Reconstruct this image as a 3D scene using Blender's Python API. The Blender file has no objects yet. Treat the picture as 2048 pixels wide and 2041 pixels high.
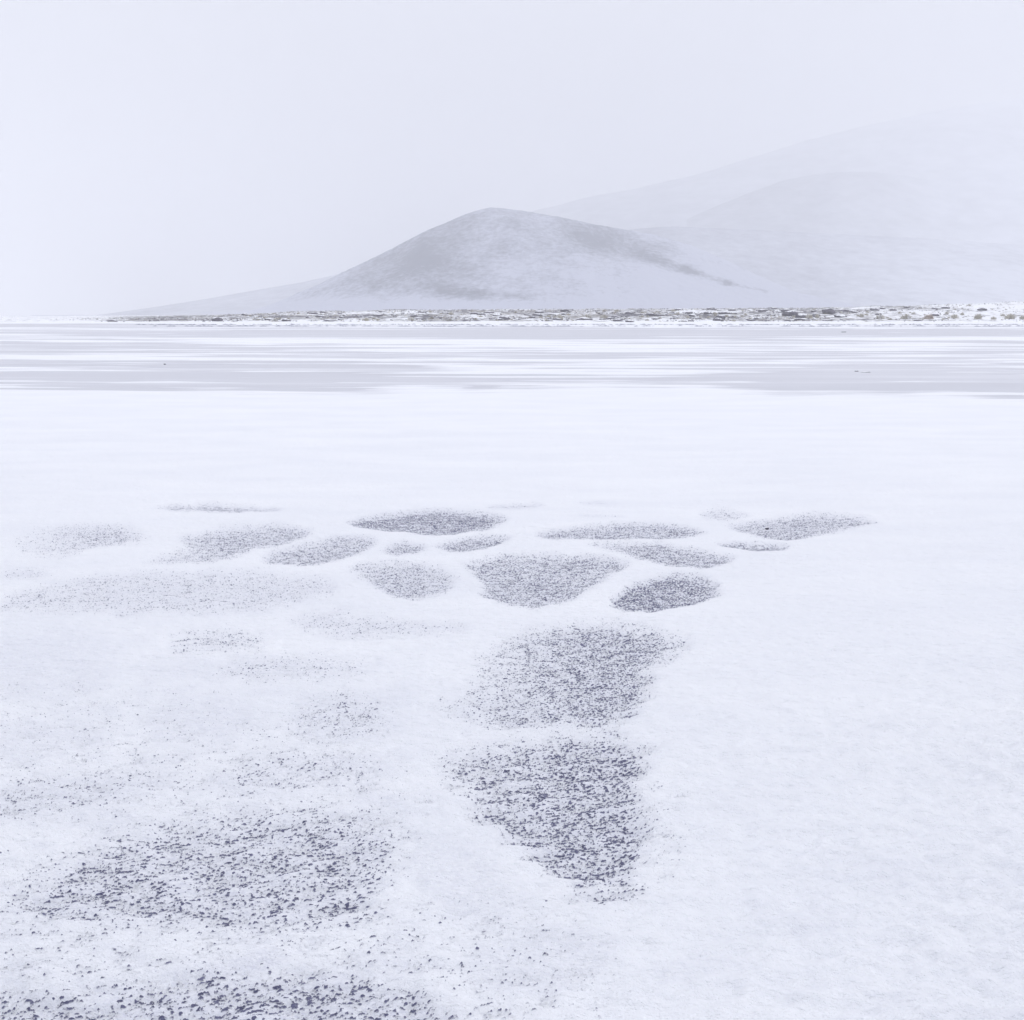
import bpy, math, random
import numpy as np

R = math.radians
S = bpy.context.scene
COL = S.collection

# ------------------------------------------------------------------ camera
CAM_H, F_PX = 1.6, 1027.0            # eye height (m), focal length in pixels of a 1024 px wide frame
HORIZON = 315.0
PITCH = math.atan((510.0 - HORIZON) / F_PX)
cam_d = bpy.data.cameras.new('camera')
cam = bpy.data.objects.new('camera', cam_d)
COL.objects.link(cam)
cam.location = (0, 0, CAM_H)
cam.rotation_euler = (R(90) - PITCH, 0, 0)
cam_d.sensor_width = 36.0
cam_d.sensor_fit = 'HORIZONTAL'
cam_d.lens = 36.0 * F_PX / 1024.0
cam_d.clip_start = 0.05
cam_d.clip_end = 30000
S.camera = cam
S.render.resolution_x, S.render.resolution_y = 1024, 1020

# ------------------------------------------------------------------ sky, sun, exposure
SUN_EL, SUN_AZ = 30.0, 62.0         # azimuth measured from +Y (view direction) towards +X
W = bpy.data.worlds.new('World')
S.world = W
W.use_nodes = True
nt = W.node_tree
nt.nodes.clear()
def N(t, kind, **kw):
    n = t.nodes.new(kind)
    for k, v in kw.items():
        setattr(n, k, v)
    return n
sky = N(nt, 'ShaderNodeTexSky', sky_type='NISHITA', sun_disc=False)
sky.sun_elevation = R(SUN_EL)
sky.sun_rotation = R(SUN_AZ)
sky.air_density, sky.dust_density, sky.ozone_density = 1.0, 3.0, 1.0
hs = N(nt, 'ShaderNodeHueSaturation'); hs.inputs['Saturation'].default_value = 0.12
hs.inputs['Value'].default_value = 0.8
nt.links.new(sky.outputs[0], hs.inputs['Color'])
# the cloud cover that veils the clear sky: an even pale deck, a little brighter overhead
tc = N(nt, 'ShaderNodeTexCoord')
sx = N(nt, 'ShaderNodeSeparateXYZ'); nt.links.new(tc.outputs['Generated'], sx.inputs[0])
cr = N(nt, 'ShaderNodeValToRGB')
cr.color_ramp.elements[0].position = 0.2; cr.color_ramp.elements[0].color = (5.25, 5.37, 5.95, 1)
cr.color_ramp.elements[1].position = 0.75; cr.color_ramp.elements[1].color = (10.0, 10.2, 11.25, 1)
nt.links.new(sx.outputs['Z'], cr.inputs[0])
nz = N(nt, 'ShaderNodeTexNoise'); nz.inputs['Scale'].default_value = 2.2; nz.inputs['Detail'].default_value = 3
mpn = N(nt, 'ShaderNodeMapping'); mpn.inputs['Scale'].default_value = (-1, 1, 2.2)
nt.links.new(tc.outputs['Generated'], mpn.inputs[0]); nt.links.new(mpn.outputs[0], nz.inputs['Vector'])
mr = N(nt, 'ShaderNodeMapRange'); mr.inputs[1].default_value = .3; mr.inputs[2].default_value = .7
mr.inputs[3].default_value = 0.96; mr.inputs[4].default_value = 1.04
nt.links.new(nz.outputs[0], mr.inputs[0])
ml = N(nt, 'ShaderNodeVectorMath', operation='SCALE')
nt.links.new(cr.outputs[0], ml.inputs[0]); nt.links.new(mr.outputs[0], ml.inputs['Scale'])
mx = N(nt, 'ShaderNodeMixRGB'); mx.inputs[0].default_value = 0.95
nt.links.new(hs.outputs[0], mx.inputs[1]); nt.links.new(ml.outputs[0], mx.inputs[2])
bg = N(nt, 'ShaderNodeBackground'); bg.inputs['Strength'].default_value = 0.122
nt.links.new(mx.outputs[0], bg.inputs[0])
out = N(nt, 'ShaderNodeOutputWorld'); nt.links.new(bg.outputs[0], out.inputs[0])

sl = bpy.data.lights.new('sun', 'SUN')
sun = bpy.data.objects.new('sun', sl); COL.objects.link(sun)
sl.energy, sl.angle, sl.color = 1.15, R(11), (1.0, 0.965, 0.91)
sun.rotation_euler = (R(90 - SUN_EL), 0, R(180 - SUN_AZ))
sun.location = (-30, 20, 40)

S.view_settings.view_transform = 'Standard'
S.view_settings.look = 'None'
S.view_settings.exposure = 0.04
S.view_settings.gamma = 1.0
S.view_settings.use_curve_mapping = False
S.cycles.volume_bounces = 6
S.cycles.max_bounces = 10
S.cycles.diffuse_bounces = 4

# ------------------------------------------------------------------ helpers
rng = np.random.default_rng(7)
random.seed(7)
_perm = np.concatenate([rng.permutation(512)] * 2)
_ang = rng.uniform(0, 2 * np.pi, 512)
_gx, _gy = np.cos(_ang), np.sin(_ang)
def perlin(x, y, seed=0):
    x = np.asarray(x, float) + seed * 37.31; y = np.asarray(y, float) - seed * 19.77
    xi, yi = np.floor(x), np.floor(y)
    fx, fy = x - xi, y - yi
    xi = xi.astype(np.int64) & 511; yi = yi.astype(np.int64) & 511
    u = fx * fx * fx * (fx * (fx * 6 - 15) + 10); v = fy * fy * fy * (fy * (fy * 6 - 15) + 10)
    def g(ix, iy, dx, dy):
        h = _perm[_perm[ix & 511] + (iy & 511)]
        return _gx[h] * dx + _gy[h] * dy
    a = g(xi, yi, fx, fy); b = g(xi + 1, yi, fx - 1, fy)
    c = g(xi, yi + 1, fx, fy - 1); d = g(xi + 1, yi + 1, fx - 1, fy - 1)
    return 1.5 * ((a + u * (b - a)) * (1 - v) + (c + u * (d - c)) * v)
def fbm(x, y, seed=0, octs=4, gain=0.5, lac=2.03):
    s, a, t = 0, 1.0, 0
    for i in range(octs):
        s = s + a * perlin(x * lac ** i, y * lac ** i, seed + i * 5); t += a; a *= gain
    return s / t
def sstep(a, b, x):
    t = np.clip((x - a) / (b - a), 0, 1)
    return t * t * (3 - 2 * t)

# photograph grid (1932 x 1925) <-> ground plane, used only to survey where things stand
KX, KY = 1024 / 1932, 1020 / 1925
sp, cp = math.sin(PITCH), math.cos(PITCH)
def ray(X, Y):
    xc = (np.asarray(X, float) * KX - 512) / F_PX; yc = -(np.asarray(Y, float) * KY - 510) / F_PX
    return xc, cp + yc * sp, -sp + yc * cp
def ground(X, Y, z=0.0):
    a, b, c = ray(X, Y)
    t = (z - CAM_H) / c
    return a * t, b * t
def survey(x, y, z=0.0):
    dz = z - CAM_H
    depth = y * cp - dz * sp
    X = (512 + F_PX * x / depth) / KX
    Y = (510 - F_PX * (y * sp + dz * cp) / depth) / KY
    return X, Y

def mesh_obj(name, verts, faces, mat, smooth=True, attrs=None):
    me = bpy.data.meshes.new(name)
    verts = np.asarray(verts, np.float32); faces = np.asarray(faces, np.int32)
    k = faces.shape[1]
    me.vertices.add(len(verts)); me.vertices.foreach_set('co', verts.ravel())
    me.loops.add(faces.size); me.loops.foreach_set('vertex_index', faces.ravel())
    me.polygons.add(len(faces))
    me.polygons.foreach_set('loop_start', np.arange(0, faces.size, k, dtype=np.int32))
    me.polygons.foreach_set('loop_total', np.full(len(faces), k, np.int32))
    me.update(calc_edges=True)
    me.polygons.foreach_set('use_smooth', np.full(len(faces), smooth, bool))
    for an, av in (attrs or {}).items():
        at = me.attributes.new(an, 'FLOAT', 'POINT'); at.data.foreach_set('value', np.asarray(av, np.float32).ravel())
    me.validate()
    me.materials.append(mat)
    o = bpy.data.objects.new(name, me); COL.objects.link(o)
    return o
def grid_faces(nr, nc, keep=None):
    i = np.arange(nr * nc).reshape(nr, nc)
    f = np.stack([i[:-1, :-1], i[:-1, 1:], i[1:, 1:], i[1:, :-1]], -1)
    return f[keep] if keep is not None else f.reshape(-1, 4)
def compact(verts, faces, *extra):
    used = np.zeros(len(verts), bool); used[faces.ravel()] = True
    m = np.cumsum(used) - 1
    return (verts[used], m[faces]) + tuple(e[used] for e in extra)
def tag(o, label=None, cat=None, group=None, kind=None):
    if label: o['label'] = label
    if cat: o['category'] = cat
    if group: o['group'] = group
    if kind: o['kind'] = kind
    return o

# ------------------------------------------------------------------ materials
def material(name):
    m = bpy.data.materials.new(name); m.use_nodes = True
    t = m.node_tree
    return m, t, t.nodes['Principled BSDF']
def noise(t, scale, detail=3, rough=.5, vec=None, stretch=None):
    n = N(t, 'ShaderNodeTexNoise')
    n.inputs['Scale'].default_value = scale; n.inputs['Detail'].default_value = detail; n.inputs['Roughness'].default_value = rough
    src = vec
    if src is None:
        src = N(t, 'ShaderNodeNewGeometry').outputs['Position']
    if stretch:
        mp = N(t, 'ShaderNodeMapping'); mp.inputs['Scale'].default_value = stretch
        t.links.new(src, mp.inputs[0]); src = mp.outputs[0]
    t.links.new(src, n.inputs['Vector'])
    return n.outputs[0]
def maprange(t, v, a, b, c=0., d=1.):
    n = N(t, 'ShaderNodeMapRange'); t.links.new(v, n.inputs[0])
    for i, q in enumerate((a, b, c, d)): n.inputs[i + 1].default_value = q
    return n.outputs[0]
def mixc(t, f, c1, c2):
    n = N(t, 'ShaderNodeMixRGB')
    if isinstance(f, float): n.inputs[0].default_value = f
    else: t.links.new(f, n.inputs[0])
    for i, c in ((1, c1), (2, c2)):
        if isinstance(c, tuple): n.inputs[i].default_value = c + (1,)
        else: t.links.new(c, n.inputs[i])
    return n.outputs[0]
def math2(t, op, a, b=None):
    n = N(t, 'ShaderNodeMath', operation=op)
    for i, v in ((0, a), (1, b)):
        if v is None: continue
        if isinstance(v, (int, float)): n.inputs[i].default_value = v
        else: t.links.new(v, n.inputs[i])
    return n.outputs[0]
def bump(t, b, h, dist, strength=1.0, prev=None):
    n = N(t, 'ShaderNodeBump'); n.inputs['Distance'].default_value = dist; n.inputs['Strength'].default_value = strength
    t.links.new(h, n.inputs['Height'])
    if prev: t.links.new(prev, n.inputs['Normal'])
    t.links.new(n.outputs[0], b.inputs['Normal'])
    return n.outputs[0]

SNOW = (0.885, 0.895, 0.915)
mat_snow, t, b = material('snow')
b.inputs['Roughness'].default_value = 0.75
b.inputs['Specular IOR Level'].default_value = 0.15
snowc = (mixc(t, maprange(t, noise(t, 1.4, 5, .65, stretch=(.35, 1, 1)), .35, .68), (0.865, 0.877, 0.907), (0.915, 0.924, 0.942)))
at = N(t, 'ShaderNodeAttribute', attribute_name='cover')           # thickness of the drift lying on the ice
wisp = math2(t, 'ADD', at.outputs['Fac'], math2(t, 'MULTIPLY', math2(t, 'SUBTRACT', noise(t, .9, 6, .68, stretch=(.18, 1, 1)), .5), 1.5))
snowc = mixc(t, maprange(t, wisp, .02, .46), (0.62, 0.625, 0.665), snowc)
at2 = N(t, 'ShaderNodeAttribute', attribute_name='thin')           # a film of snow through which the dark gravel shows grey
film = math2(t, 'MULTIPLY', at2.outputs['Fac'], maprange(t, noise(t, 55, 4, .7, stretch=(1, 1.8, 1)), .36, .66, .25, 1.6))
t.links.new(mixc(t, film, snowc, (0.52, 0.53, 0.645)), b.inputs['Base Color'])
n1 = bump(t, b, noise(t, 22, 5, .65, stretch=(1, 2.0, 1)), 0.018, 1.0)
bump(t, b, noise(t, 190, 2, .6), 0.0022, 1.0, n1)

mat_gravel, t, b = material('wet_gravel')
b.inputs['Roughness'].default_value = 0.6
b.inputs['Specular IOR Level'].default_value = 0.3
rawc = mixc(t, maprange(t, noise(t, 60, 3), .3, .7), (0.085, 0.088, 0.160), (0.185, 0.190, 0.290))
at = N(t, 'ShaderNodeAttribute', attribute_name='rise')            # how far the clod stands clear of the snow
thin = math2(t, 'ADD', at.outputs['Fac'], math2(t, 'MULTIPLY', math2(t, 'SUBTRACT', noise(t, 170, 3, .7, stretch=(1, 1.6, 1)), .5), .9))
t.links.new(mixc(t, maprange(t, thin, .02, .42), (0.84, 0.85, 0.88), rawc), b.inputs['Base Color'])
bump(t, b, noise(t, 220, 3, .65), 0.003)

mat_ice, t, b = material('wet_ice')
b.inputs['Specular IOR Level'].default_value = 0.35
pos = N(t, 'ShaderNodeNewGeometry').outputs['Position']
dust = maprange(t, noise(t, .5, 6, .66, stretch=(.08, 1, 1)), .40, .66)
t.links.new(mixc(t, math2(t, 'MULTIPLY', dust, .7), (0.53, 0.535, 0.575), (0.78, 0.785, 0.815)), b.inputs['Base Color'])
t.links.new(maprange(t, dust, 0, 1, .35, .7), b.inputs['Roughness'])

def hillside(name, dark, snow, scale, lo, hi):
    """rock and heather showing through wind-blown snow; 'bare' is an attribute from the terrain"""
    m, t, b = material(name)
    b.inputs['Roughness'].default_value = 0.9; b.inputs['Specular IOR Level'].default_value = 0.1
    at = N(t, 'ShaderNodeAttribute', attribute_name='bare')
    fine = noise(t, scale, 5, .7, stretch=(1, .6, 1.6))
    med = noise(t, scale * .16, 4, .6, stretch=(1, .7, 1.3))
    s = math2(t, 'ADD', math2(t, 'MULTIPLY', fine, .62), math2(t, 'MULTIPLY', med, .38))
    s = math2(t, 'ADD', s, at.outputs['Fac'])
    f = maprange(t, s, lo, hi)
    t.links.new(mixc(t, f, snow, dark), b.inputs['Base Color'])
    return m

# ------------------------------------------------------------------ bare patches: outline, cover, softness
# (outline in the photograph grid, share of dark ground showing, edge softness, x-gradient (low end share, 1 = left weak), label)
PATCH = [
 ([(285,961),(330,953),(400,950),(470,954),(545,962),(470,967),(400,968),(330,966)], .40, 9, None,
  'farthest thin dark gravel streak, alone in white snow beyond the wide pale patch'),
 ([(15,1022),(60,1002),(130,992),(200,991),(255,1001),(276,1012),(240,1026),(190,1028),(130,1045),(60,1050),(20,1045)], .34, 14, (0.3, 1.0),
  'oval gravel patch cut by the picture edge, speckled, fading into a pale tail'),
 ([(325,1012),(400,998),(480,991),(550,990),(592,1001),(540,1020),(470,1034),(430,1050),(380,1057),(310,1063),(255,1056),(330,1038),(355,1026)], .45, 10, (0.45, 1.0),
  'slanting gravel patch with a long pale tail, between the oval and the blade-shaped patch'),
 ([(482,1050),(545,1027),(605,1014),(655,1006),(722,1015),(695,1034),(640,1052),(570,1058),(510,1057)], .42, 9, None,
  'blade-shaped gravel patch lying just under the tip of the slanting one'),
 ([(714,1031),(735,1021),(765,1019),(800,1026),(803,1037),(770,1046),(730,1043)], .40, 9, None,
  'smallest round gravel patch, in the snow gap between two larger blades'),
 ([(640,986),(700,974),(770,966),(840,963),(910,967),(964,980),(930,995),(860,1005),(780,1004),(710,996)], .62, 8, None,
  'long dark lens-shaped gravel patch, the densest of the far row'),
 ([(818,1026),(850,1015),(900,1008),(955,1008),(968,1016),(925,1031),(870,1041),(838,1036)], .48, 8, None,
  'short slanting gravel blade under the dark lens-shaped patch'),
 ([(655,1062),(725,1058),(790,1057),(830,1074),(862,1092),(850,1112),(800,1127),(735,1124),(697,1100),(680,1080)], .36, 13, None,
  'rounded gravel patch directly beside the big wedge-shaped patch'),
 ([(865,1058),(927,1047),(1042,1043),(1127,1047),(1190,1063),(1152,1085),(1102,1118),(1062,1140),(1012,1149),(952,1142),(905,1125),(915,1108),(892,1080)], .44, 11, None,
  'big wedge-shaped gravel patch, broadest of the middle rows, pointing towards the viewer'),
 ([(1142,1142),(1187,1102),(1227,1086),(1282,1080),(1332,1087),(1369,1112),(1332,1131),(1267,1146),(1202,1158)], .60, 9, None,
  'very dark leaf-shaped gravel patch with a crisp edge, beside the big wedge'),
 ([(1088,1026),(1177,1022),(1252,1025),(1327,1040),(1390,1052),(1367,1065),(1327,1073),(1267,1067),(1217,1055),(1152,1040)], .55, 9, (0.6, 1.0),
  'long dark gravel blade above the leaf-shaped patch, blunt at its lower end'),
 ([(1000,1007),(1102,995),(1242,987),(1302,994),(1340,1006),(1302,1014),(1212,1018),(1102,1017),(1042,1014)], .50, 8, None,
  'long thin gravel streak above the blunt blade, pointed at both ends'),
 ([(1365,993),(1442,980),(1492,968),(1552,964),(1612,972),(1668,985),(1602,996),(1527,1013),(1462,1018),(1412,1008)], .42, 10, None,
  'gravel patch at the far tip of the row, carrying one small dark stone'),
 ([(1345,1027),(1390,1023),(1440,1023),(1494,1031),(1450,1041),(1390,1036)], .55, 8, None,
  'small dark sliver of gravel tucked under the patch that carries a stone'),
 ([(1318,968),(1350,958),(1395,959),(1418,968),(1390,978),(1340,980)], .26, 10, None,
  'faint small gravel patch in snow just beyond the thin pointed streak'),
 ([(915,957),(960,950),(1030,952),(1010,959),(950,961)], .22, 8, None,
  'faint gravel streak in the snow beyond the dark lens-shaped patch'),
 ([(-10,1150),(20,1120),(80,1099),(150,1085),(250,1075),(400,1072),(525,1073),(605,1082),(648,1105),(600,1127),(500,1147),(350,1161),(150,1160),(20,1155)], .165, 18, None,
  'widest gravel patch, pale and thinly speckled, in front of the slanting and blade-shaped ones'),
 ([(535,1170),(570,1157),(625,1150),(700,1159),(800,1170),(892,1187),(850,1198),(750,1206),(675,1211),(600,1196)], .13, 20, None,
  'thinly speckled gravel patch in the snow between the widest pale patch and the fan'),
 ([(960,1205),(1010,1192),(1056,1185),(1134,1177),(1193,1181),(1251,1199),(1292,1221),(1258,1246),(1212,1270),(1222,1293),(1208,1328),(1185,1354),(1134,1369),(1036,1373),(950,1374),(880,1370),(830,1345),(830,1320),(900,1300),(900,1250)], .52, 26, (0.30, 1.0),
  'fan-shaped gravel patch with a sharp pointed corner, standing above the darkest foreground patch'),
 ([(840,1432),(880,1412),(939,1404),(1036,1399),(1138,1388),(1177,1400),(1222,1420),(1220,1455),(1185,1479),(1197,1506),(1226,1553),(1216,1592),(1208,1619),(1193,1656),(1154,1666),(1101,1674),(1031,1640),(990,1610),(939,1565),(888,1541),(886,1502),(848,1479),(836,1450)], .52, 26, (0.62, 1.0),
  'darkest and coarsest gravel patch, tall, with a ragged lower end in the foreground'),
 ([(15,1705),(70,1650),(125,1615),(225,1572),(350,1541),(500,1525),(650,1525),(750,1560),(742,1622),(720,1675),(700,1728),(600,1753),(475,1760),(350,1750),(200,1740),(50,1735)], .36, 44, None,
  'broad foreground patch of coarse dark clods scattered in snow, beyond the bottom one'),
 ([(-200,1900),(0,1855),(60,1872),(200,1860),(320,1840),(450,1830),(600,1826),(720,1840),(830,1880),(900,1960),(880,2060),(-200,2060)], .44, 36, None,
  'nearest patch of coarse dark clods, cut off by the bottom of the picture'),
]
# thin places with a few grains only: part of the general scatter
FAINT = [([(310,1210),(380,1188),(470,1190),(505,1210),(470,1232),(380,1236),(330,1228)], .12, 22),
 ([(400,1262),(520,1242),(680,1245),(690,1270),(560,1285),(430,1282)], .10, 22),
 ([(540,1345),(620,1305),(720,1310),(740,1370),(650,1395),(560,1385)], .12, 26),
 ([(-80,1520),(0,1478),(80,1458),(220,1445),(330,1462),(300,1500),(160,1530),(0,1560)], .14, 30),
 ([(390,1470),(480,1425),(600,1410),(720,1425),(700,1480),(560,1495),(430,1495)], .15, 30),
 ([(1060,1690),(1100,1665),(1210,1670),(1220,1700),(1140,1720)], .12, 20),
 ([(-5,1078),(30,1068),(95,1072),(80,1086),(20,1092)], .09, 10),
 ([(1080,949),(1140,946),(1180,950),(1140,955)], .08, 6),
 ([(1080,978),(1140,975),(1190,979),(1140,984)], .09, 6),
 ([(1215,1450),(1290,1500),(1310,1620),(1240,1680),(1215,1560)], .035, 30),
 ([(-200,1560),(400,1760),(900,1700),(1150,1760),(1000,2100),(-200,2100)], .05, 90),
 ([(-100,1290),(300,1290),(760,1420),(830,1560),(400,1560),(-100,1560)], .030, 60)]
# shallow hollows parted by low snow ridges: only a grey film shows there
HOLLOW = [[(-60,1230),(30,1190),(150,1182),(240,1215),(230,1290),(120,1330),(0,1325)], [(225,1262),(300,1240),(480,1238),(680,1242),(705,1272),(560,1292),(330,1296)],
 [(250,1345),(330,1308),(460,1306),(515,1345),(470,1398),(340,1408),(265,1385)], [(525,1345),(600,1302),(720,1306),(770,1350),(735,1398),(600,1405),(540,1380)],
 [(-80,1400),(60,1350),(190,1352),(225,1395),(150,1430),(0,1450)], [(360,1475),(460,1425),(620,1408),(760,1425),(740,1490),(560,1508),(410,1505)],
 [(770,1560),(880,1580),(980,1660),(960,1740),(840,1740),(770,1660)], [(880,1790),(1020,1730),(1180,1760),(1150,1850),(980,1900),(880,1860)]]
def poly_sdf(px, py, poly, ax=1.0):
    P = np.array(poly, float)
    # round the outline: two rounds of corner cutting
    for _ in range(2):
        Q = np.roll(P, -1, 0); P = np.stack([.75 * P + .25 * Q, .25 * P + .75 * Q], 1).reshape(-1, 2)
    X, Y = P[:, 0] * ax, P[:, 1]
    qx, qy = px * ax, py
    d = np.full(px.shape, 1e9); ins = np.zeros(px.shape, bool)
    for i in range(len(X)):
        x0, y0, x1, y1 = X[i], Y[i], X[(i + 1) % len(X)], Y[(i + 1) % len(X)]
        ex, ey = x1 - x0, y1 - y0
        tt = np.clip(((qx - x0) * ex + (qy - y0) * ey) / (ex * ex + ey * ey + 1e-9), 0, 1)
        d = np.minimum(d, (qx - x0 - tt * ex) ** 2 + (qy - y0 - tt * ey) ** 2)
        c = ((y0 > qy) != (y1 > qy))
        ins ^= c & (qx < (x1 - x0) * (qy - y0) / (y1 - y0 + 1e-12) + x0)
    return np.where(ins, -1, 1) * np.sqrt(d)
def cover(X, Y, poly, c, soft, grad):
    ay = (np.mean([p[1] for p in poly]) - 590) / 900.0      # foreshortening of the ground there
    ax = max(.22, min(.6, ay))
    wob = fbm(X / 60.0, Y / 25.0, 31, 3) * soft * .6
    s = poly_sdf(X, Y, poly, ax) + wob
    k = sstep(soft * .7, -soft * 1.0, s) * c * (.76 if c > .12 else 1.2)
    if grad:
        xs = [p[0] for p in poly]; u = np.clip((X - min(xs)) / (max(xs) - min(xs)), 0, 1)
        k = k * (grad[0] + (grad[1] - grad[0]) * sstep(0.0, .75, u))
    k = k * (1 + .22 * fbm(X / 90.0, Y / 38.0, 77, 2))
    return np.clip(k, 0, .9)

# ------------------------------------------------------------------ snow and ice heights
ICE_Z = -0.020
# snow drifts (+) and bare ice (-) surveyed on the frozen flats: x, y, half-width, half-height, weight
DRIFT = [(650,642,700,3.0,.9),(1500,652,600,3,.9),(200,655,330,3,-.6),(900,630,650,7,-1.1),(1550,628,500,6,-.9),(120,672,420,5,.7),(420,668,300,4,.5),
 (1010,694,250,15,1.1),(1250,702,150,8,.6),(330,706,520,13,-1.0),(80,728,160,7,-.5),(60,696,190,5,.7),(560,700,170,4,.55),(700,722,200,8,-.8),
 (1560,708,330,16,-1.0),(1800,728,240,14,-.9),(1300,735,330,7,-.7),(1750,690,330,4,.6),(1250,668,420,5,-.6),(1650,672,420,3,.8),(1400,682,420,3,.6),
 (1080,730,300,4,.3),(900,660,260,4,.5),(250,690,380,3,-.3),(1680,660,300,2.5,.6),(820,655,400,2.2,-.5),(1900,640,300,3,.9),(1820,700,260,3,.5),(60,620,400,3,.2),(350,632,420,3,.5),(250,738,260,3,.35),(1930,716,180,3,.5)]
def snow_z(x, y, fine=True):
    X, Y = survey(x, y)
    d = np.maximum(y, .5)
    # smooth drifts and shallow hollows of the near snow
    z = 0.030 * fbm(x / 2.4 + .2, y / 1.7, 3, 2) * sstep(1.5, 6, d) + 0.010 * fbm(x / .62, y / .40, 9, 2) + 0.016 * fbm(x / 2.6, y / .75, 8, 3) * sstep(5, 9, d)
    k = np.zeros_like(x)
    return z
def ice_mask(x, y):
    """> 0 where snow lies on the ice"""
    X, Y = survey(x, y)
    Yc = np.clip(Y, 560, 1200)
    ld = np.log(np.maximum(y, 1.0))
    u = x / np.maximum(y, 1.0)
    m = .75 * fbm(u * 1.5 + ld * .7, ld * 11.0 + u * .8, 41, 3, .6) + .16
    m += .85 * fbm(u * 2.2 + 3, ld * 34 + u * 1.5, 51, 4, .66)
    for (cx, cy, rx, ry, w) in DRIFT:
        m += .46 * w * np.exp(-((X - cx) / rx) ** 2 - ((Y - cy) / ry) ** 2)
    edge = 741 + 7 * np.sin(X / 260.0) + 10 * fbm(X / 230.0, X * 0 + 3.3, 61, 3) + (X - 966) * .006
    m += .42 * perlin(u * 8 + 5, ld * 24 + u * 3, 53)
    near = sstep(-20, 15, Y - edge + 17 * fbm(u * 5, ld * 34, 71, 4))
    far = sstep(614.2, 611.5, Y + 4.0 * sstep(520, 150, X) + .8 * fbm(u * 5, ld * 3, 81, 2))
    m = m * (1 - near) + near * .8
    m = m * (1 - far) + far * .8
    return m
def sastrugi(x, y):
    d = np.maximum(y, .5)
    c, s = math.cos(.20), math.sin(.20)
    xr, yr = x * c + y * s, -x * s + y * c
    w = np.clip(3.6 / d, 0, 1) ** 1.4
    amp = 1 + 1.1 * sstep(.3, 1.8, x + .2 * fbm(x, y, 2, 2)) * sstep(6, 2, d)
    r1 = perlin(xr / .115, yr / .052, 13); r2 = perlin(xr / .05 + 9, yr / .024, 14)
    return w * amp * (0.0115 * r1 + 0.0056 * r2 - .0054 * np.abs(perlin(xr / .21, yr / .07, 15)))
def gravel_cover(X, Y):
    k = np.zeros_like(X)
    for poly, c, soft, grad, _ in PATCH:
        xs = [p[0] for p in poly]; ys = [p[1] for p in poly]
        m = (X > min(xs) - 120) & (X < max(xs) + 120) & (Y > min(ys) - 60) & (Y < max(ys) + 60)
        if m.any():
            k[m] = np.maximum(k[m], cover(X[m], Y[m], poly, c, soft, grad))
    return k
def terrain(x, y):
    """height of the snow sheet"""
    X, Y = survey(x, y)
    z = snow_z(x, y) + sastrugi(x, y)
    k = gravel_cover(X, Y)
    z = z - .026 * np.clip(k / .4, 0, 1)              # wind has scoured the bare places a little
    flat = sstep(14.5, 17, y)
    zi = ICE_Z + .030 * ice_mask(x, y) - .004
    return z * (1 - flat) + zi * flat

def thin_film(x, y):
    X, Y = survey(x, y)
    k = np.zeros_like(X)
    for poly, c, soft, grad in [(p[0], p[1], p[2], p[3]) for p in PATCH] + [(p[0], p[1], p[2], None) for p in FAINT if p[1] > .055] + [(p, .06, 22, None) for p in HOLLOW]:
        xs = [q[0] for q in poly]; ys = [q[1] for q in poly]
        m = (X > min(xs) - 160) & (X < max(xs) + 160) & (Y > min(ys) - 70) & (Y < max(ys) + 70)
        if m.any(): k[m] = np.maximum(k[m], cover(X[m], Y[m], poly, .15 + .62 * c, soft * 1.15, grad))
    cell = .15 * sstep(-.05, .45, fbm(X / 150.0 + .3, Y / 58.0, 55, 3)) * sstep(1150, 1260, Y) * sstep(860, 700, X)
    cell = cell + .10 * sstep(-.05, .4, fbm(X / 240.0, Y / 90.0, 57, 3)) * sstep(1450, 1800, Y)
    return np.clip(np.maximum(k, cell), 0, .55)

# fan of ground rows, finer near the viewer
NR, NC = 1350, 1000
inv = np.interp(np.linspace(0, 1, NR), [0, .52, .86, 1], [1 / 1.15, 1 / 4.4, 1 / 14.0, 1 / 225.0])   # closest rows where the bare patches lie
d = 1 / inv
u = np.linspace(-.82, .82, NC)
yy = np.repeat(d[:, None], NC, 1)
xx = u[None, :] * (yy + 1.6)
zz = terrain(xx, yy)
snow = mesh_obj('snow_field', np.stack([xx, yy, zz], -1).reshape(-1, 3), grid_faces(NR, NC), mat_snow, attrs={'cover': np.where(yy > 16.5, ice_mask(xx, yy), 1.5), 'thin': thin_film(xx, yy)})
tag(snow, kind='structure')

# ice sheet of the frozen flats
def sheet(name, x0, x1, y0, y1, z, mat):
    o = mesh_obj(name, [(x0, y0, z), (x1, y0, z), (x1, y1, z), (x0, y1, z)], [(0, 1, 2, 3)], mat, attrs={'cover': np.full(4, 1.5), 'thin': np.zeros(4)})
    return tag(o, kind='structure')
sheet('ice', -330, 330, 16.5, 226, ICE_Z, mat_ice)
sheet('ground', -9000, 9000, -4000, 14000, -1.2, mat_snow)

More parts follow.
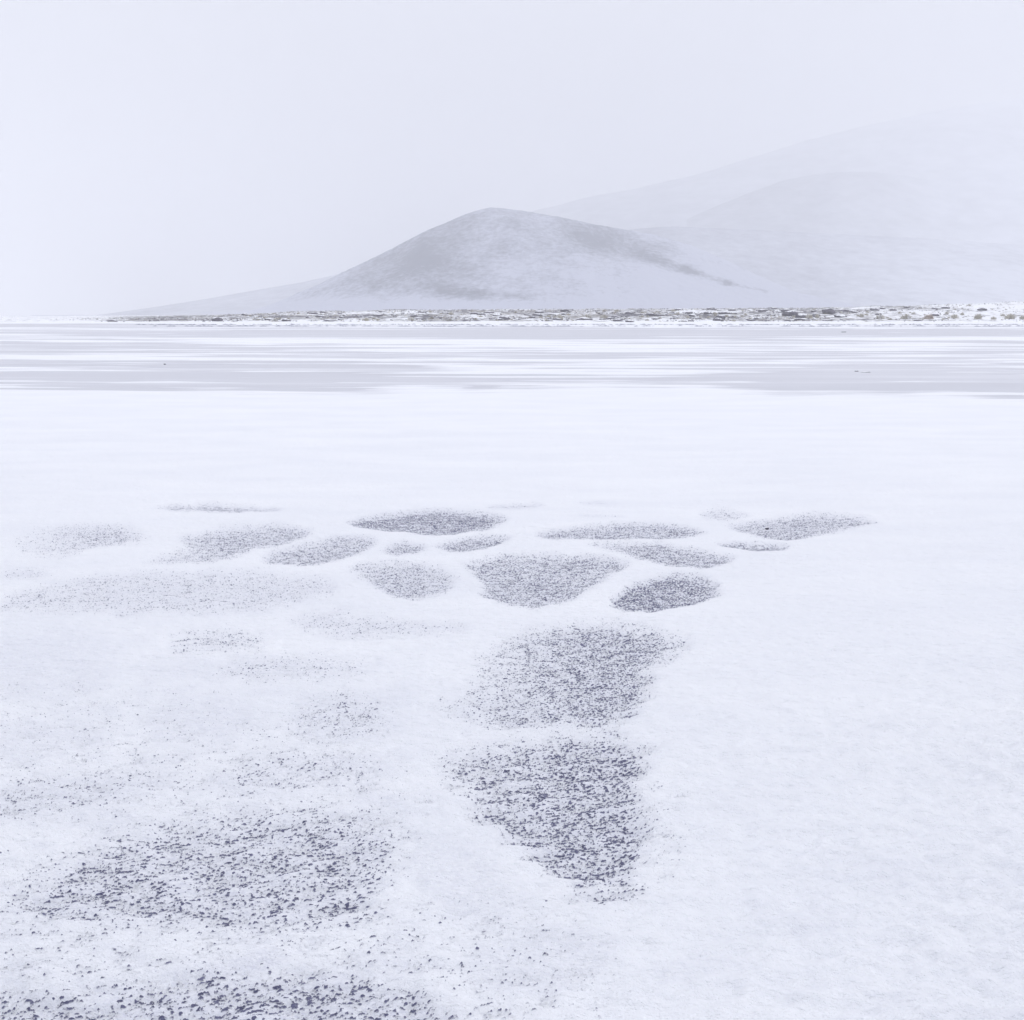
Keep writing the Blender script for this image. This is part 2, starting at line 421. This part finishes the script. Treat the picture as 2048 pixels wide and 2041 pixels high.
# ------------------------------------------------------------------ gravel breaking through the snow
CLOD_X, CLOD_Y = .029, .0150
def clods(x, y, size=1.0):
    x = x / size; y = y / size
    c, s = math.cos(.26), math.sin(.26)
    xr, yr = x * c + y * s, -x * s + y * c
    wx = xr + .010 * perlin(xr / .06, yr / .04, 21); wy = yr + .007 * perlin(xr / .055, yr / .038, 22)
    n = perlin(wx / CLOD_X, wy / CLOD_Y, 23) + .75 * perlin(wx / CLOD_X * 2.1, wy / CLOD_Y * 2.1, 24) + .45 * perlin(wx / CLOD_X * 4.4, wy / CLOD_Y * 4.4, 25)
    return n + .34 * perlin(xr / .13, yr / .09, 26)
_q = np.sort(clods(rng.uniform(-3, 3, 200000), rng.uniform(2, 10, 200000)))
def thresh(c):
    return np.interp(1 - np.clip(c, 0, 1), np.linspace(0, 1, len(_q)), _q)
GAMP = .013
def gravel_mesh(name, X0, X1, Y0, Y1, covf, whole):
    xs, ys = ground(np.array([X0, X1, X0, X1]), np.array([Y0, Y0, Y1, Y1]))
    ylo, yhi = max(1.2, ys.min()), ys.max()
    dist = (ylo + yhi) / 2
    dx = min(.0040, max(.0013, .40 * dist / F_PX)); dy = min(.0055, max(.0015, .40 * dist / F_PX * 1.4))
    # columns follow the line of sight so that wide shallow patches stay small
    ul, ur = (X0 * KX - 512) / F_PX, (X1 * KX - 512) / F_PX
    nc = int((ur - ul) * dist / dx) + 2
    rows = [ylo]
    while rows[-1] < yhi: rows.append(rows[-1] + dy * (rows[-1] / dist if rows[-1] < dist else 1))
    y = np.array(rows); nr = len(y)
    yy = np.repeat(y[:, None], nc, 1); depth = yy * cp + CAM_H * sp
    xx = np.linspace(ul, ur, nc)[None, :] * depth
    X, Y = survey(xx, yy)
    k = covf(X, Y)
    size = float(np.interp(dist, [2.2, 3.6, 5.0, 8.0], [.62, .56, .50, .45]))
    n = clods(xx, yy, size)
    h = n - thresh(k)
    h = np.where(k < .004, -2.0, h)
    base = snow_z(xx, yy) + .6 * sastrugi(xx, yy) - .026 * np.clip(gravel_cover(X, Y) / .4, 0, 1)
    z = base + GAMP * size * np.clip(h, -1.2, .75)
    q = lambda a: np.maximum(np.maximum(a[:-1, :-1], a[1:, :-1]), np.maximum(a[:-1, 1:], a[1:, 1:]))
    keep = q(k) > .012 if whole else q(h) > -.25
    f = grid_faces(nr, nc, keep)
    v, f, hh = compact(np.stack([xx, yy, z], -1).reshape(-1, 3), f, h.ravel())
    return mesh_obj(name, v, f, mat_gravel, attrs={'rise': hh})
for poly, c, soft, grad, label in PATCH:
    xs = [p[0] for p in poly]; ys = [p[1] for p in poly]
    e = soft * 1.6
    ex = e / max(.22, min(.6, (np.mean(ys) - 590) / 900.0))
    o = gravel_mesh('gravel_patch', max(min(xs) - ex, -260), max(xs) + ex, min(ys) - e, min(max(ys) + e, 2060),
                    lambda X, Y: cover(X, Y, poly, c, soft, grad), True)
    tag(o, label, 'gravel patch', 'bare gravel patches in the snow')
def faint_cover(X, Y):
    k = np.full(X.shape, .0)
    for poly, c, soft in FAINT:
        xs = [p[0] for p in poly]; ys = [p[1] for p in poly]
        m = (X > min(xs) - 300) & (X < max(xs) + 300) & (Y > min(ys) - 120) & (Y < max(ys) + 120)
        if m.any(): k[m] = np.maximum(k[m], cover(X[m], Y[m], poly, c, soft, None))
    return np.where(gravel_cover(X, Y) > .02, 0, k)
def strip(Y0, Y1, X0, X1):
    return gravel_mesh('gravel', X0, X1, Y0, Y1, faint_cover, False)
parts = [strip(1175, 1420, -20, 1350), strip(1420, 1700, -60, 1350), strip(1700, 2060, -200, 1350), strip(940, 1100, -20, 1250)]
# the scatter is one uncountable mass: join the strips
vs, fs, off, hs_ = [], [], 0, []
for o in parts:
    me = o.data
    v = np.empty(len(me.vertices) * 3, np.float32); me.vertices.foreach_get('co', v)
    f = np.empty(len(me.loops), np.int32); me.loops.foreach_get('vertex_index', f)
    hv = np.empty(len(me.vertices), np.float32); me.attributes['rise'].data.foreach_get('value', hv); hs_.append(hv)
    vs.append(v.reshape(-1, 3)); fs.append(f.reshape(-1, 4) + off); off += len(me.vertices)
    bpy.data.objects.remove(o); bpy.data.meshes.remove(me)
tag(mesh_obj('gravel', np.concatenate(vs), np.concatenate(fs), mat_gravel, attrs={'rise': np.concatenate(hs_)}), kind='stuff')

# ------------------------------------------------------------------ far shore
SIL_X = np.array([-900, 0, 60, 200, 400, 600, 750, 900, 1100, 1300, 1500, 1650, 1750, 1850, 1932, 2300, 3000])
SIL_Y = np.array([606, 604.5, 603, 600, 595.5, 588, 585.5, 585, 584.5, 583.5, 582, 579, 576.5, 573, 571, 566, 562])
def land_z(x, y):
    X = (512 + F_PX * x / np.maximum(y, 1)) / KX
    Yt = np.interp(X, SIL_X, SIL_Y) + 2.0 * fbm(X / 75.0, X * 0 + 1.7, 91, 5, .6) * sstep(200, 600, X)
    crest = CAM_H + (HORIZON - Yt * KY) * 330.0 / F_PX        # height of the low bank, 330 m out
    crest = np.maximum(crest, .12)
    s = sstep(0, 1, np.clip((y - 204.0) / 126.0, 0, 1) ** .8)
    z = .02 + np.minimum(.25, crest) * sstep(203, 207, y) + np.maximum(crest - .3, 0) * s
    z += (.18 * fbm(x / 9.0, y / 12.0, 93, 4) + .10 * np.abs(perlin(x / 3.0, y / 4.0, 96))) * sstep(206, 216, y)
    # beyond the bank the land rolls on to the foot of the hills, rising slightly
    z = z + np.clip(y - 345, 0, 600) * .0035 * sstep(-.38, 0.0, x / np.maximum(y, 1))
    return z
NRl, NCl = 420, 900
dl = np.concatenate([np.linspace(202.5, 345, 250), np.geomspace(346, 1500, NRl - 250)])
ul = np.linspace(-1.1, 1.1, NCl)
yl = np.repeat(dl[:, None], NCl, 1); xl = ul[None, :] * (yl + 20)
zl = land_z(xl, yl)
zl[0] = -.3
mat_shore, t, b = material('snowy_shore')
b.inputs['Roughness'].default_value = .9; b.inputs['Specular IOR Level'].default_value = .1
at = N(t, 'ShaderNodeAttribute', attribute_name='bare')
f = math2(t, 'ADD', noise(t, .55, 5, .7, stretch=(.8, .5, 3)), at.outputs['Fac'])
col = mixc(t, maprange(t, noise(t, .16, 3), .42, .6), (0.12, 0.115, 0.14), (0.30, 0.285, 0.27))
t.links.new(mixc(t, maprange(t, f, .62, .74), SNOW, col), b.inputs['Base Color'])
Xl = (512 + F_PX * xl / yl) / KX
bare = (.24 + .22 * fbm(xl / 16.0, yl / 34.0, 27, 3)) * sstep(206, 212, yl) * sstep(80, 420, Xl) * (1 - .45 * sstep(1600, 1850, Xl)) * sstep(700, 380, yl) - .05 + .12 * sstep(470, 300, Xl) * sstep(214, 224, yl)  # scrubby ground; the thin left end is greyed to imitate haze
land = mesh_obj('shore_land', np.stack([xl, yl, zl], -1).reshape(-1, 3), grid_faces(NRl, NCl), mat_shore, attrs={'bare': bare})
tag(land, kind='structure')

def on_land(X, Y):
    """where the sight line through a surveyed point meets the shore"""
    a, b2, c = ray(X, Y)
    dd = np.linspace(206, 338, 500); t_ = dd / b2
    z = CAM_H + c * t_; lz = land_z(a * t_, dd)
    hit = np.nonzero(lz >= z)[0]
    i = hit[0] if len(hit) else int(np.argmin(z - lz))
    return float(a * t_[i]), float(dd[i]), float(lz[i])

mat_rock, t, b = material('snow_dusted_rock')
b.inputs['Roughness'].default_value = .85; b.inputs['Specular IOR Level'].default_value = .2
geo = N(t, 'ShaderNodeNewGeometry'); sxyz = N(t, 'ShaderNodeSeparateXYZ'); t.links.new(geo.outputs['Normal'], sxyz.inputs[0])
f = math2(t, 'ADD', sxyz.outputs['Z'], math2(t, 'MULTIPLY', noise(t, 1.6, 3), .7))
rc = mixc(t, maprange(t, noise(t, 2.5, 4), .3, .7), (0.055, 0.052, 0.07), (0.16, 0.15, 0.18))
t.links.new(mixc(t, maprange(t, f, 1.12, 1.24), rc, SNOW), b.inputs['Base Color'])
def straw_mat(name, c1, c2):
    m, t, b = material(name)
    b.inputs['Roughness'].default_value = .8; b.inputs['Specular IOR Level'].default_value = .1
    g = N(t, 'ShaderNodeNewGeometry')
    f = maprange(t, g.outputs['Random Per Island'], 0, 1)
    snowy = maprange(t, noise(t, 1.4, 3), .54, .62)
    t.links.new(mixc(t, snowy, mixc(t, f, c1, c2), (.80, .80, .81)), b.inputs['Base Color'])
    return m
mat_straw = straw_mat('straw_grass', (0.46, 0.43, 0.35), (0.66, 0.63, 0.55))
mat_brown = straw_mat('brown_grass', (0.40, 0.32, 0.26), (0.60, 0.52, 0.44))

import bmesh
def rock_mesh(i, name='boulder'):
    r = random.Random(100 + i)
    bm = bmesh.new(); bmesh.ops.create_icosphere(bm, subdivisions=3, radius=1)
    a = np.array([v.co[:] for v in bm.verts])
    pl = []
    for _ in range(9):
        n = np.array([r.gauss(0, 1), r.gauss(0, 1), r.gauss(0, .8)]); n /= np.linalg.norm(n); pl.append((n, r.uniform(.62, .9)))
    for n, k in pl:                                     # cleave flat faces off the block
        s = a @ n; over = np.maximum(s - k, 0); a -= over[:, None] * n * .9
    a += .06 * np.stack([fbm(a[:, 1] * 2 + i, a[:, 2] * 2, 5), fbm(a[:, 0] * 2 + i, a[:, 2] * 2, 6), fbm(a[:, 0] * 2, a[:, 1] * 2 + i, 7)], -1)
    for v, c in zip(bm.verts, a): v.co = c
    me = bpy.data.meshes.new(name); bm.to_mesh(me); bm.free()
    me.materials.append(mat_rock)
    return me
def tuft_mesh(i, mat, blades=110):
    r = random.Random(300 + i)
    v, f = [], []
    for _ in range(blades):
        a = r.uniform(0, 2 * math.pi); q = r.random() ** .6
        bx, by = .55 * q * math.cos(a), .55 * q * math.sin(a)
        lean = r.uniform(.15, .95) * (0.35 + q); aa = a + r.gauss(0, .5)
        L = r.uniform(.6, 1.05) * (1.05 - .45 * q)
        w = r.uniform(.035, .07); wx, wy = -math.sin(aa + r.gauss(0, .8)) * w, math.cos(aa) * w
        tx, ty = bx + math.cos(aa) * L * math.sin(lean) * .8, by + math.sin(aa) * L * math.sin(lean) * .8
        tz = L * math.cos(lean)
        mx_, my_, mz_ = (bx + tx) / 2 - .08 * math.cos(aa), (by + ty) / 2 - .08 * math.sin(aa), tz * .62
        k = len(v)
        v += [(bx - wx, by - wy, -.08), (bx + wx, by + wy, -.08), (mx_ + wx, my_ + wy, mz_), (mx_ - wx, my_ - wy, mz_),
              (tx + wx * .3, ty + wy * .3, tz), (tx - wx * .3, ty - wy * .3, tz)]
        f += [(k, k + 1, k + 2, k + 3), (k + 3, k + 2, k + 4, k + 5)]
    me = bpy.data.meshes.new('grass_tussock'); me.from_pydata(v, [], f); me.update()
    me.materials.append(mat)
    return me
ROCKS = [rock_mesh(i) for i in range(8)]
STRAW = [tuft_mesh(i, mat_straw) for i in range(5)]
BROWN = [tuft_mesh(i + 20, mat_brown) for i in range(3)]
def place(name, me, X, Y, wpx, hpx, label, cat, group, sink=.3, z_rock=True):
    x, y, z = on_land(X, Y)
    m = y / F_PX * KX                                 # metres per grid unit at that distance
    o = bpy.data.objects.new(name, me); COL.objects.link(o)
    sw, sh = wpx * m / 2, hpx * m
    if z_rock:
        o.scale = (sw, sw * .8, sh * .62); o.location = (x, y, z + sh * .25)
    else:
        o.scale = (sw * .95, sw * .95, sh); o.location = (x, y, z - .02)
    o.rotation_euler = (0, 0, random.uniform(-.5, .5))
    return tag(o, label, cat, group)
RG, TG = 'dark rocks along the far shore', 'grass tussocks along the far shore'
for j, (X, Y, w, h, lab) in enumerate([
    (951, 603, 22, 6, 'long low dark boulder standing alone at the water edge in front of the rounded hill'),
    (1491, 597, 30, 11, 'biggest dark boulder on the far shore, capped with snow'),
    (1484, 590, 22, 7, 'dark boulder behind the biggest one, topped by white snow'),
    (1512, 600, 24, 6, 'low dark slab leaning against the foot of the biggest boulder'),
    (1360, 602, 20, 7, 'single dark rounded boulder by the snow strip, apart from the biggest ones'),
    (1562, 592, 26, 10, 'slanting dark rock ridge beside straw grass, next along from the biggest boulder'),
    (1584, 599, 24, 6, 'dark slab below the slanting rock ridge'),
    (1102, 604, 30, 5, 'long thin dark rock shelf under the pale straw bank'),
    (1050, 604, 18, 4, 'small dark wedge rock just before the round straw clump'),
    (212, 607, 20, 4, 'lone dark rock low on the faint far end of the shore'),
    (410, 606, 24, 7, 'dark rock heap where the shore grows thin below the low ridge'),
    (1600, 588, 20, 4, 'narrow dark rock on the crest of the shore bank')]):
    place('boulder', ROCKS[j % 8], X, Y, w * 1.1, h * 1.25, lab, 'boulder', RG)
for j, (X, Y, w, h, lab, br) in enumerate([
    (1056, 604, 20, 13, 'round pale straw clump at the tip of the straw bank', 0),
    (1105, 601, 34, 9, 'straw bank of dry grass over the thin rock shelf', 0),
    (1140, 601, 30, 8, 'dry grass clump closing the straw bank on its far side', 0),
    (1526, 601, 24, 10, 'straw clump at the foot of the biggest dark boulder', 0),
    (1542, 600, 14, 9, 'small upright straw tuft between two dark boulders', 0),
    (1660, 602, 28, 11, 'pale wide tussock, first of the row standing in open snow', 0),
    (1708, 602, 34, 11, 'broad straw tussock in the open row, beside a small rock', 0),
    (1752, 602, 30, 11, 'reddish brown tussock, the only brown one of the open row', 1),
    (1801, 601, 24, 10, 'rounded tussock following the brown one in the row', 0),
    (1845, 602, 26, 12, 'tall pale tussock in the open row with snow on top', 0),
    (1874, 603, 18, 7, 'low straw tuft in the gap behind the tall pale tussock', 0),
    (1905, 602, 32, 12, 'widest straw tussock, second to last of the open row', 0),
    (1930, 603, 22, 10, 'tussock cut by the picture edge', 0),
    (1625, 598, 16, 8, 'small straw tuft where the dark rocks end', 0),
    (690, 606, 24, 8, 'straw tussock on the shore before the foot of the hill slope', 0),
    (775, 605, 18, 8, 'narrow straw tussock beside dark stones below the hill', 0)]):
    place('grass_tussock', (BROWN if br else STRAW)[j % (3 if br else 5)], X, Y, w, h, lab, 'grass tussock', TG, z_rock=False)
# the many small ones nothing tells apart
for j in range(170):
    X = random.uniform(430, 1925); lo = np.interp(X, SIL_X, SIL_Y)
    Y = lo + 1.5 + (606 - lo) * random.random()
    if X > 1600 and random.random() < .5: continue
    if fbm(np.array([X / 70.0]), np.array([Y / 9.0]), 19, 2)[0] < -.12: X = 1130 + 460 * random.random()
    w = random.uniform(7, 22)
    place('shore_stone', ROCKS[random.randrange(8)], X, Y, w, w * random.uniform(.16, .30),
          'small dark stone half buried in the snow of the far shore', 'stone', 'small stones of the far shore')
for j in range(110):
    X = random.uniform(470, 1930); lo = np.interp(X, SIL_X, SIL_Y)
    Y = lo + 1.5 + (605 - lo) * random.random()
    w = random.uniform(7, 17)
    place('grass_tuft', STRAW[random.randrange(5)], X, Y, w, w * random.uniform(.22, .40),
          'small tuft of dry straw grass poking out of the snowy shore bank', 'grass tuft', 'small grass tufts of the far shore', z_rock=False)
# low heather and stubble between them: one uncountable mass
v, f = [], []
for j in range(14000):
    X = random.uniform(60, 1960); lo = np.interp(X, SIL_X, SIL_Y)
    dd = 208 + 132 * random.random() ** .9
    if random.random() > sstep(60, 520, np.array(X)): continue
    if X > 1640 and random.random() < .4: continue
    if fbm(np.array([X / 60.0]), np.array([dd / 30.0]), 29, 3)[0] < -.02 + .25 * (random.random() - .5): continue
    x = (X * KX - 512) / F_PX * dd
    v.append((x, dd))
P2 = np.array(v); Z2 = land_z(P2[:, 0], P2[:, 1])
vv = []
for (x, y), z in zip(P2, Z2):
    w = random.uniform(.12, .6); h = random.uniform(.05, .24); k = len(vv)
    a = random.uniform(0, 6.28)
    ring = [(x + w * math.cos(a + q * 1.257) * random.uniform(.6, 1), y + .6 * w * math.sin(a + q * 1.257), z - .05) for q in range(5)]
    vv += ring + [(x + random.uniform(-.3, .3) * w, y, z + h)]
    f += [(k + q, k + (q + 1) % 5, k + 5) for q in range(5)]
mat_scrub, t, b = material('heather_stubble')
b.inputs['Roughness'].default_value = .9
g = N(t, 'ShaderNodeNewGeometry')
ramp = N(t, 'ShaderNodeValToRGB'); t.links.new(g.outputs['Random Per Island'], ramp.inputs[0])
e = ramp.color_ramp.elements; e[0].color = (.09, .085, .11, 1); e[1].color = (.80, .81, .84, 1); e[1].position = .8
e2 = ramp.color_ramp.elements.new(.38); e2.color = (.13, .125, .15, 1)
e3 = ramp.color_ramp.elements.new(.55); e3.color = (.42, .38, .30, 1)
t.links.new(ramp.outputs[0], b.inputs['Base Color'])
tag(mesh_obj('heather_stubble', vv, f, mat_scrub, smooth=False), kind='stuff')
# thin tide line of weed and stones where the ice meets the shore
vv, f = [], []
for j in range(1500):
    X = random.uniform(250, 1932); line = random.choice((612.4, 612.4, 615.4)) + random.gauss(0, .2)
    if fbm(np.array([X / 55.0]), np.array([line * 3.]), 17, 3)[0] < -.05: continue
    x, y = (float(q) for q in ground(X, line))
    w = random.uniform(.15, .9); h = random.uniform(.03, .12); k = len(vv)
    ring = [(x + w * math.cos(q * 1.047), y + .5 * w * math.sin(q * 1.047), ICE_Z - .01) for q in range(6)]
    vv += ring + [(x + random.uniform(-.4, .4) * w, y, ICE_Z + h)]
    f += [(k + q, k + (q + 1) % 6, k + 6) for q in range(6)]
tag(mesh_obj('tide_wrack', vv, f, mat_gravel, smooth=False, attrs={'rise': np.full(len(vv), .5)}), kind='stuff')

# single stones lying on the ice and the snow
def flat_stone(X, Y, w, h, label, z0, i, turn=0.):
    x, y = (float(q) for q in ground(X, Y, z0))
    m = y / F_PX * KX
    o = bpy.data.objects.new('flat_stone', ROCKS[i]); COL.objects.link(o)
    o.scale = (w * m / 2, w * m / 3.2, h * m * .75); o.location = (x, y, z0 + h * m * .2); o.rotation_euler = (0, 0, turn)
    tag(o, label, 'stone')
flat_stone(1633, 702.5, 20, 1.8, 'long flat dark stone lying on the grey ice', ICE_Z, 1)
flat_stone(1616, 701, 8, 1.8, 'small dark stone at the tip of the long flat one on the ice', ICE_Z, 2)
flat_stone(1592, 627, 11, 1.6, 'dark flat stone on the ice close to the far shore', ICE_Z, 3)
flat_stone(311, 688, 5, 2.2, 'tiny dark stone alone on the wide empty ice', ICE_Z, 4)
flat_stone(1447, 998, 10, 3.5, 'small dark stone resting on the gravel patch at the row end', 0.0, 5, .4)

# ------------------------------------------------------------------ hills
def hill(name, d0, prof, wf, wb, mat, bare_fn, rough, nu=520, nv=260, power=1.25, seed=0, base=.0):
    """a ridge d0 metres away whose crest follows prof [(X, Y)]; real slopes fall off towards and away from the viewer"""
    px = np.array([p[0] for p in prof], float); py = np.array([p[1] for p in prof], float)
    X = np.linspace(px[0], px[-1], nu)
    # smooth interpolation of the crest
    Y = np.interp(X, px, py)
    ker = np.hanning(max(5, int(nu * .014)) | 1); ker /= ker.sum()
    Y = np.convolve(np.pad(Y, len(ker) // 2, 'edge'), ker, 'valid')
    a, bq, c = ray(X, Y)
    uq = a / bq; crest = CAM_H + c / bq * d0
    crest = np.maximum(crest, .5)
    tt = np.concatenate([-np.linspace(1, 0, int(nv * .72)) ** 1.0, np.linspace(0, 1, nv - int(nv * .72))[1:] ** 1.3])
    U = np.repeat(uq[None, :], len(tt), 0); T = np.repeat(tt[:, None], nu, 1)
    C = np.repeat(crest[None, :], len(tt), 0)
    wid = np.where(T < 0, wf, wb)
    # crest line wanders in depth so that the slopes have spurs and hollows
    y0 = d0 + .10 * wf * fbm(U * 5 + seed, U * 0 + seed, seed + 1, 3)
    yy = y0 + T * wid
    sh = (1 - np.abs(T)) ** power * (1 - .0 * T)
    z = base + (C - base) * sh
    xx = U * yy
    hh = np.max(crest)
    away = 1 - np.exp(-(np.abs(T) / .10) ** 2)
    z = z + away * sh * hh * (rough * fbm(xx / (hh * .9) + seed, yy / (hh * 1.2), seed + 2, 5, .52))
    z = z + hh * rough * .035 * fbm(xx / (hh * .06), yy / (hh * .1), seed + 8, 3) * sstep(0, .1, sh)
    Xv, Yv = survey(xx, yy, z)
    bare = bare_fn(Xv, Yv, xx, yy, z / hh, T)
    return tag(mesh_obj(name, np.stack([xx, yy, z], -1).reshape(-1, 3), grid_faces(len(tt), nu), mat, attrs={'bare': bare}), kind='structure')
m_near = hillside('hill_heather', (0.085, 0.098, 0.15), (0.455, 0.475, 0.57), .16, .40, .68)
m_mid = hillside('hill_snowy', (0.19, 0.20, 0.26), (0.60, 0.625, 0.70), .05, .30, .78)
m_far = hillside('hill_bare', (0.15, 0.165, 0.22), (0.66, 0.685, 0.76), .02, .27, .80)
def seg(X, Y, x0, y0, x1, y1, r):
    ex, ey = x1 - x0, y1 - y0
    q = np.clip(((X - x0) * ex + (Y - y0) * ey) / (ex * ex + ey * ey), 0, 1)
    return np.exp(-(((X - x0 - q * ex) ** 2 + ((Y - y0 - q * ey) * 1.6) ** 2) / r ** 2))
def bare_near(X, Y, x, y, h, T):
    k = -.05 + .11 * sstep(.12, .75, h)                               # lower slopes hold more snow
    k = k + .10 * fbm(x / 110.0, y / 160.0, 201, 4)
    for s in ((1110, 452, 1240, 480, 36, .14), (1210, 482, 1310, 512, 20, .19), (1290, 508, 1370, 534, 13, .22), (1370, 534, 1445, 550, 7, .22), (800, 505, 850, 530, 60, .13),
              (840, 545, 900, 558, 22, .13), (890, 555, 1000, 560, 12, .09), (700, 520, 800, 480, 60, .07), (640, 545, 800, 545, 22, .04)):
        k = k + s[5] * seg(X, Y, s[0], s[1], s[2], s[3], s[4])
    k = k - .07 * seg(X, Y, 960, 515, 1120, 515, 50) - .12 * sstep(555, 575, Y)  # snowy middle slope; the foot is also paled as painted mist
    k = k - .16 * sstep(1100, 1240, X)
    return k
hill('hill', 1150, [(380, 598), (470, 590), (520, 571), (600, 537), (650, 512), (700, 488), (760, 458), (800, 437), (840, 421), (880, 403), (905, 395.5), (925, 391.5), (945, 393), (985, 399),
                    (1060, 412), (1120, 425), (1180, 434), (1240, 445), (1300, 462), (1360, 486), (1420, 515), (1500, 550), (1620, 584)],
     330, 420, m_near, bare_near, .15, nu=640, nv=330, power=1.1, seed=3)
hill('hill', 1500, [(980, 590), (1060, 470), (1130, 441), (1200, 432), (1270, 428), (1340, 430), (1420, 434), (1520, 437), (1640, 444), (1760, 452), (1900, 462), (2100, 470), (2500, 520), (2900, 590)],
     520, 400, m_mid, lambda X, Y, x, y, h, T: .05 + .08 * fbm(x / 200.0, y / 300.0, 211, 4) + .04 * sstep(.6, 1, h) - .20 * sstep(1380, 1850, X), .06, power=1.15, seed=5)  # last bare term whitens the right end, mist painted into the colour
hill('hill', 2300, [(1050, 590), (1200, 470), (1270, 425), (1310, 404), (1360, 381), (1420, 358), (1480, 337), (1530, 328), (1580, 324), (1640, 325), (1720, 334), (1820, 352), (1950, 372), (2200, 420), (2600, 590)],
     800, 700, m_far, lambda X, Y, x, y, h, T: .12 + .10 * sstep(.4, .9, h) + .10 * fbm(x / 260.0, y / 330.0, 221, 4) + .1 * seg(X, Y, 1740, 430, 1850, 470, 60) - .06 * seg(X, Y, 1640, 400, 1700, 420, 90) - .36 * sstep(1440, 1900, X), .07, power=1.15, seed=7)  # colour pales to the right to imitate the peak fading into mist
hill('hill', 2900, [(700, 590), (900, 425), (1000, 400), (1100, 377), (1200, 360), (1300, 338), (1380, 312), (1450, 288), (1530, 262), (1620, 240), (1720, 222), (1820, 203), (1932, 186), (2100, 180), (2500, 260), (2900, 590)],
     1300, 900, m_far, lambda X, Y, x, y, h, T: .02 + .05 * fbm(x / 400.0, y / 500.0, 231, 4) - .14 * sstep(1380, 1950, X), .05, power=1.1, seed=9)  # rightward loss of dark ground is painted mist, blending crest into sky
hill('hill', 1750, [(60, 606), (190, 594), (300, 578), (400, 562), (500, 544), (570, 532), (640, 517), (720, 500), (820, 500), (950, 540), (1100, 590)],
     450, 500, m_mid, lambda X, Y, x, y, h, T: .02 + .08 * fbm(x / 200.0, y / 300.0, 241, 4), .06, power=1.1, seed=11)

# ------------------------------------------------------------------ haze
bm = bmesh.new()
bmesh.ops.create_cube(bm, size=1)
for v in bm.verts:
    v.co = ((v.co.x) * 13000, 4200 + v.co.y * 9600, (v.co.z + .5) * 660 - 2.3)
me = bpy.data.meshes.new('haze'); bm.to_mesh(me); bm.free()
hz = bpy.data.objects.new('haze', me); COL.objects.link(hz)
m, t, b = material('haze')
t.nodes.remove(b)
pv = N(t, 'ShaderNodeVolumePrincipled')
pv.inputs['Color'].default_value = (.92, .925, .94, 1); pv.inputs['Density'].default_value = .00078
pv.inputs['Anisotropy'].default_value = 0.0
t.links.new(pv.outputs[0], t.nodes['Material Output'].inputs['Volume'])
me.materials.append(m)
tag(hz, kind='stuff')
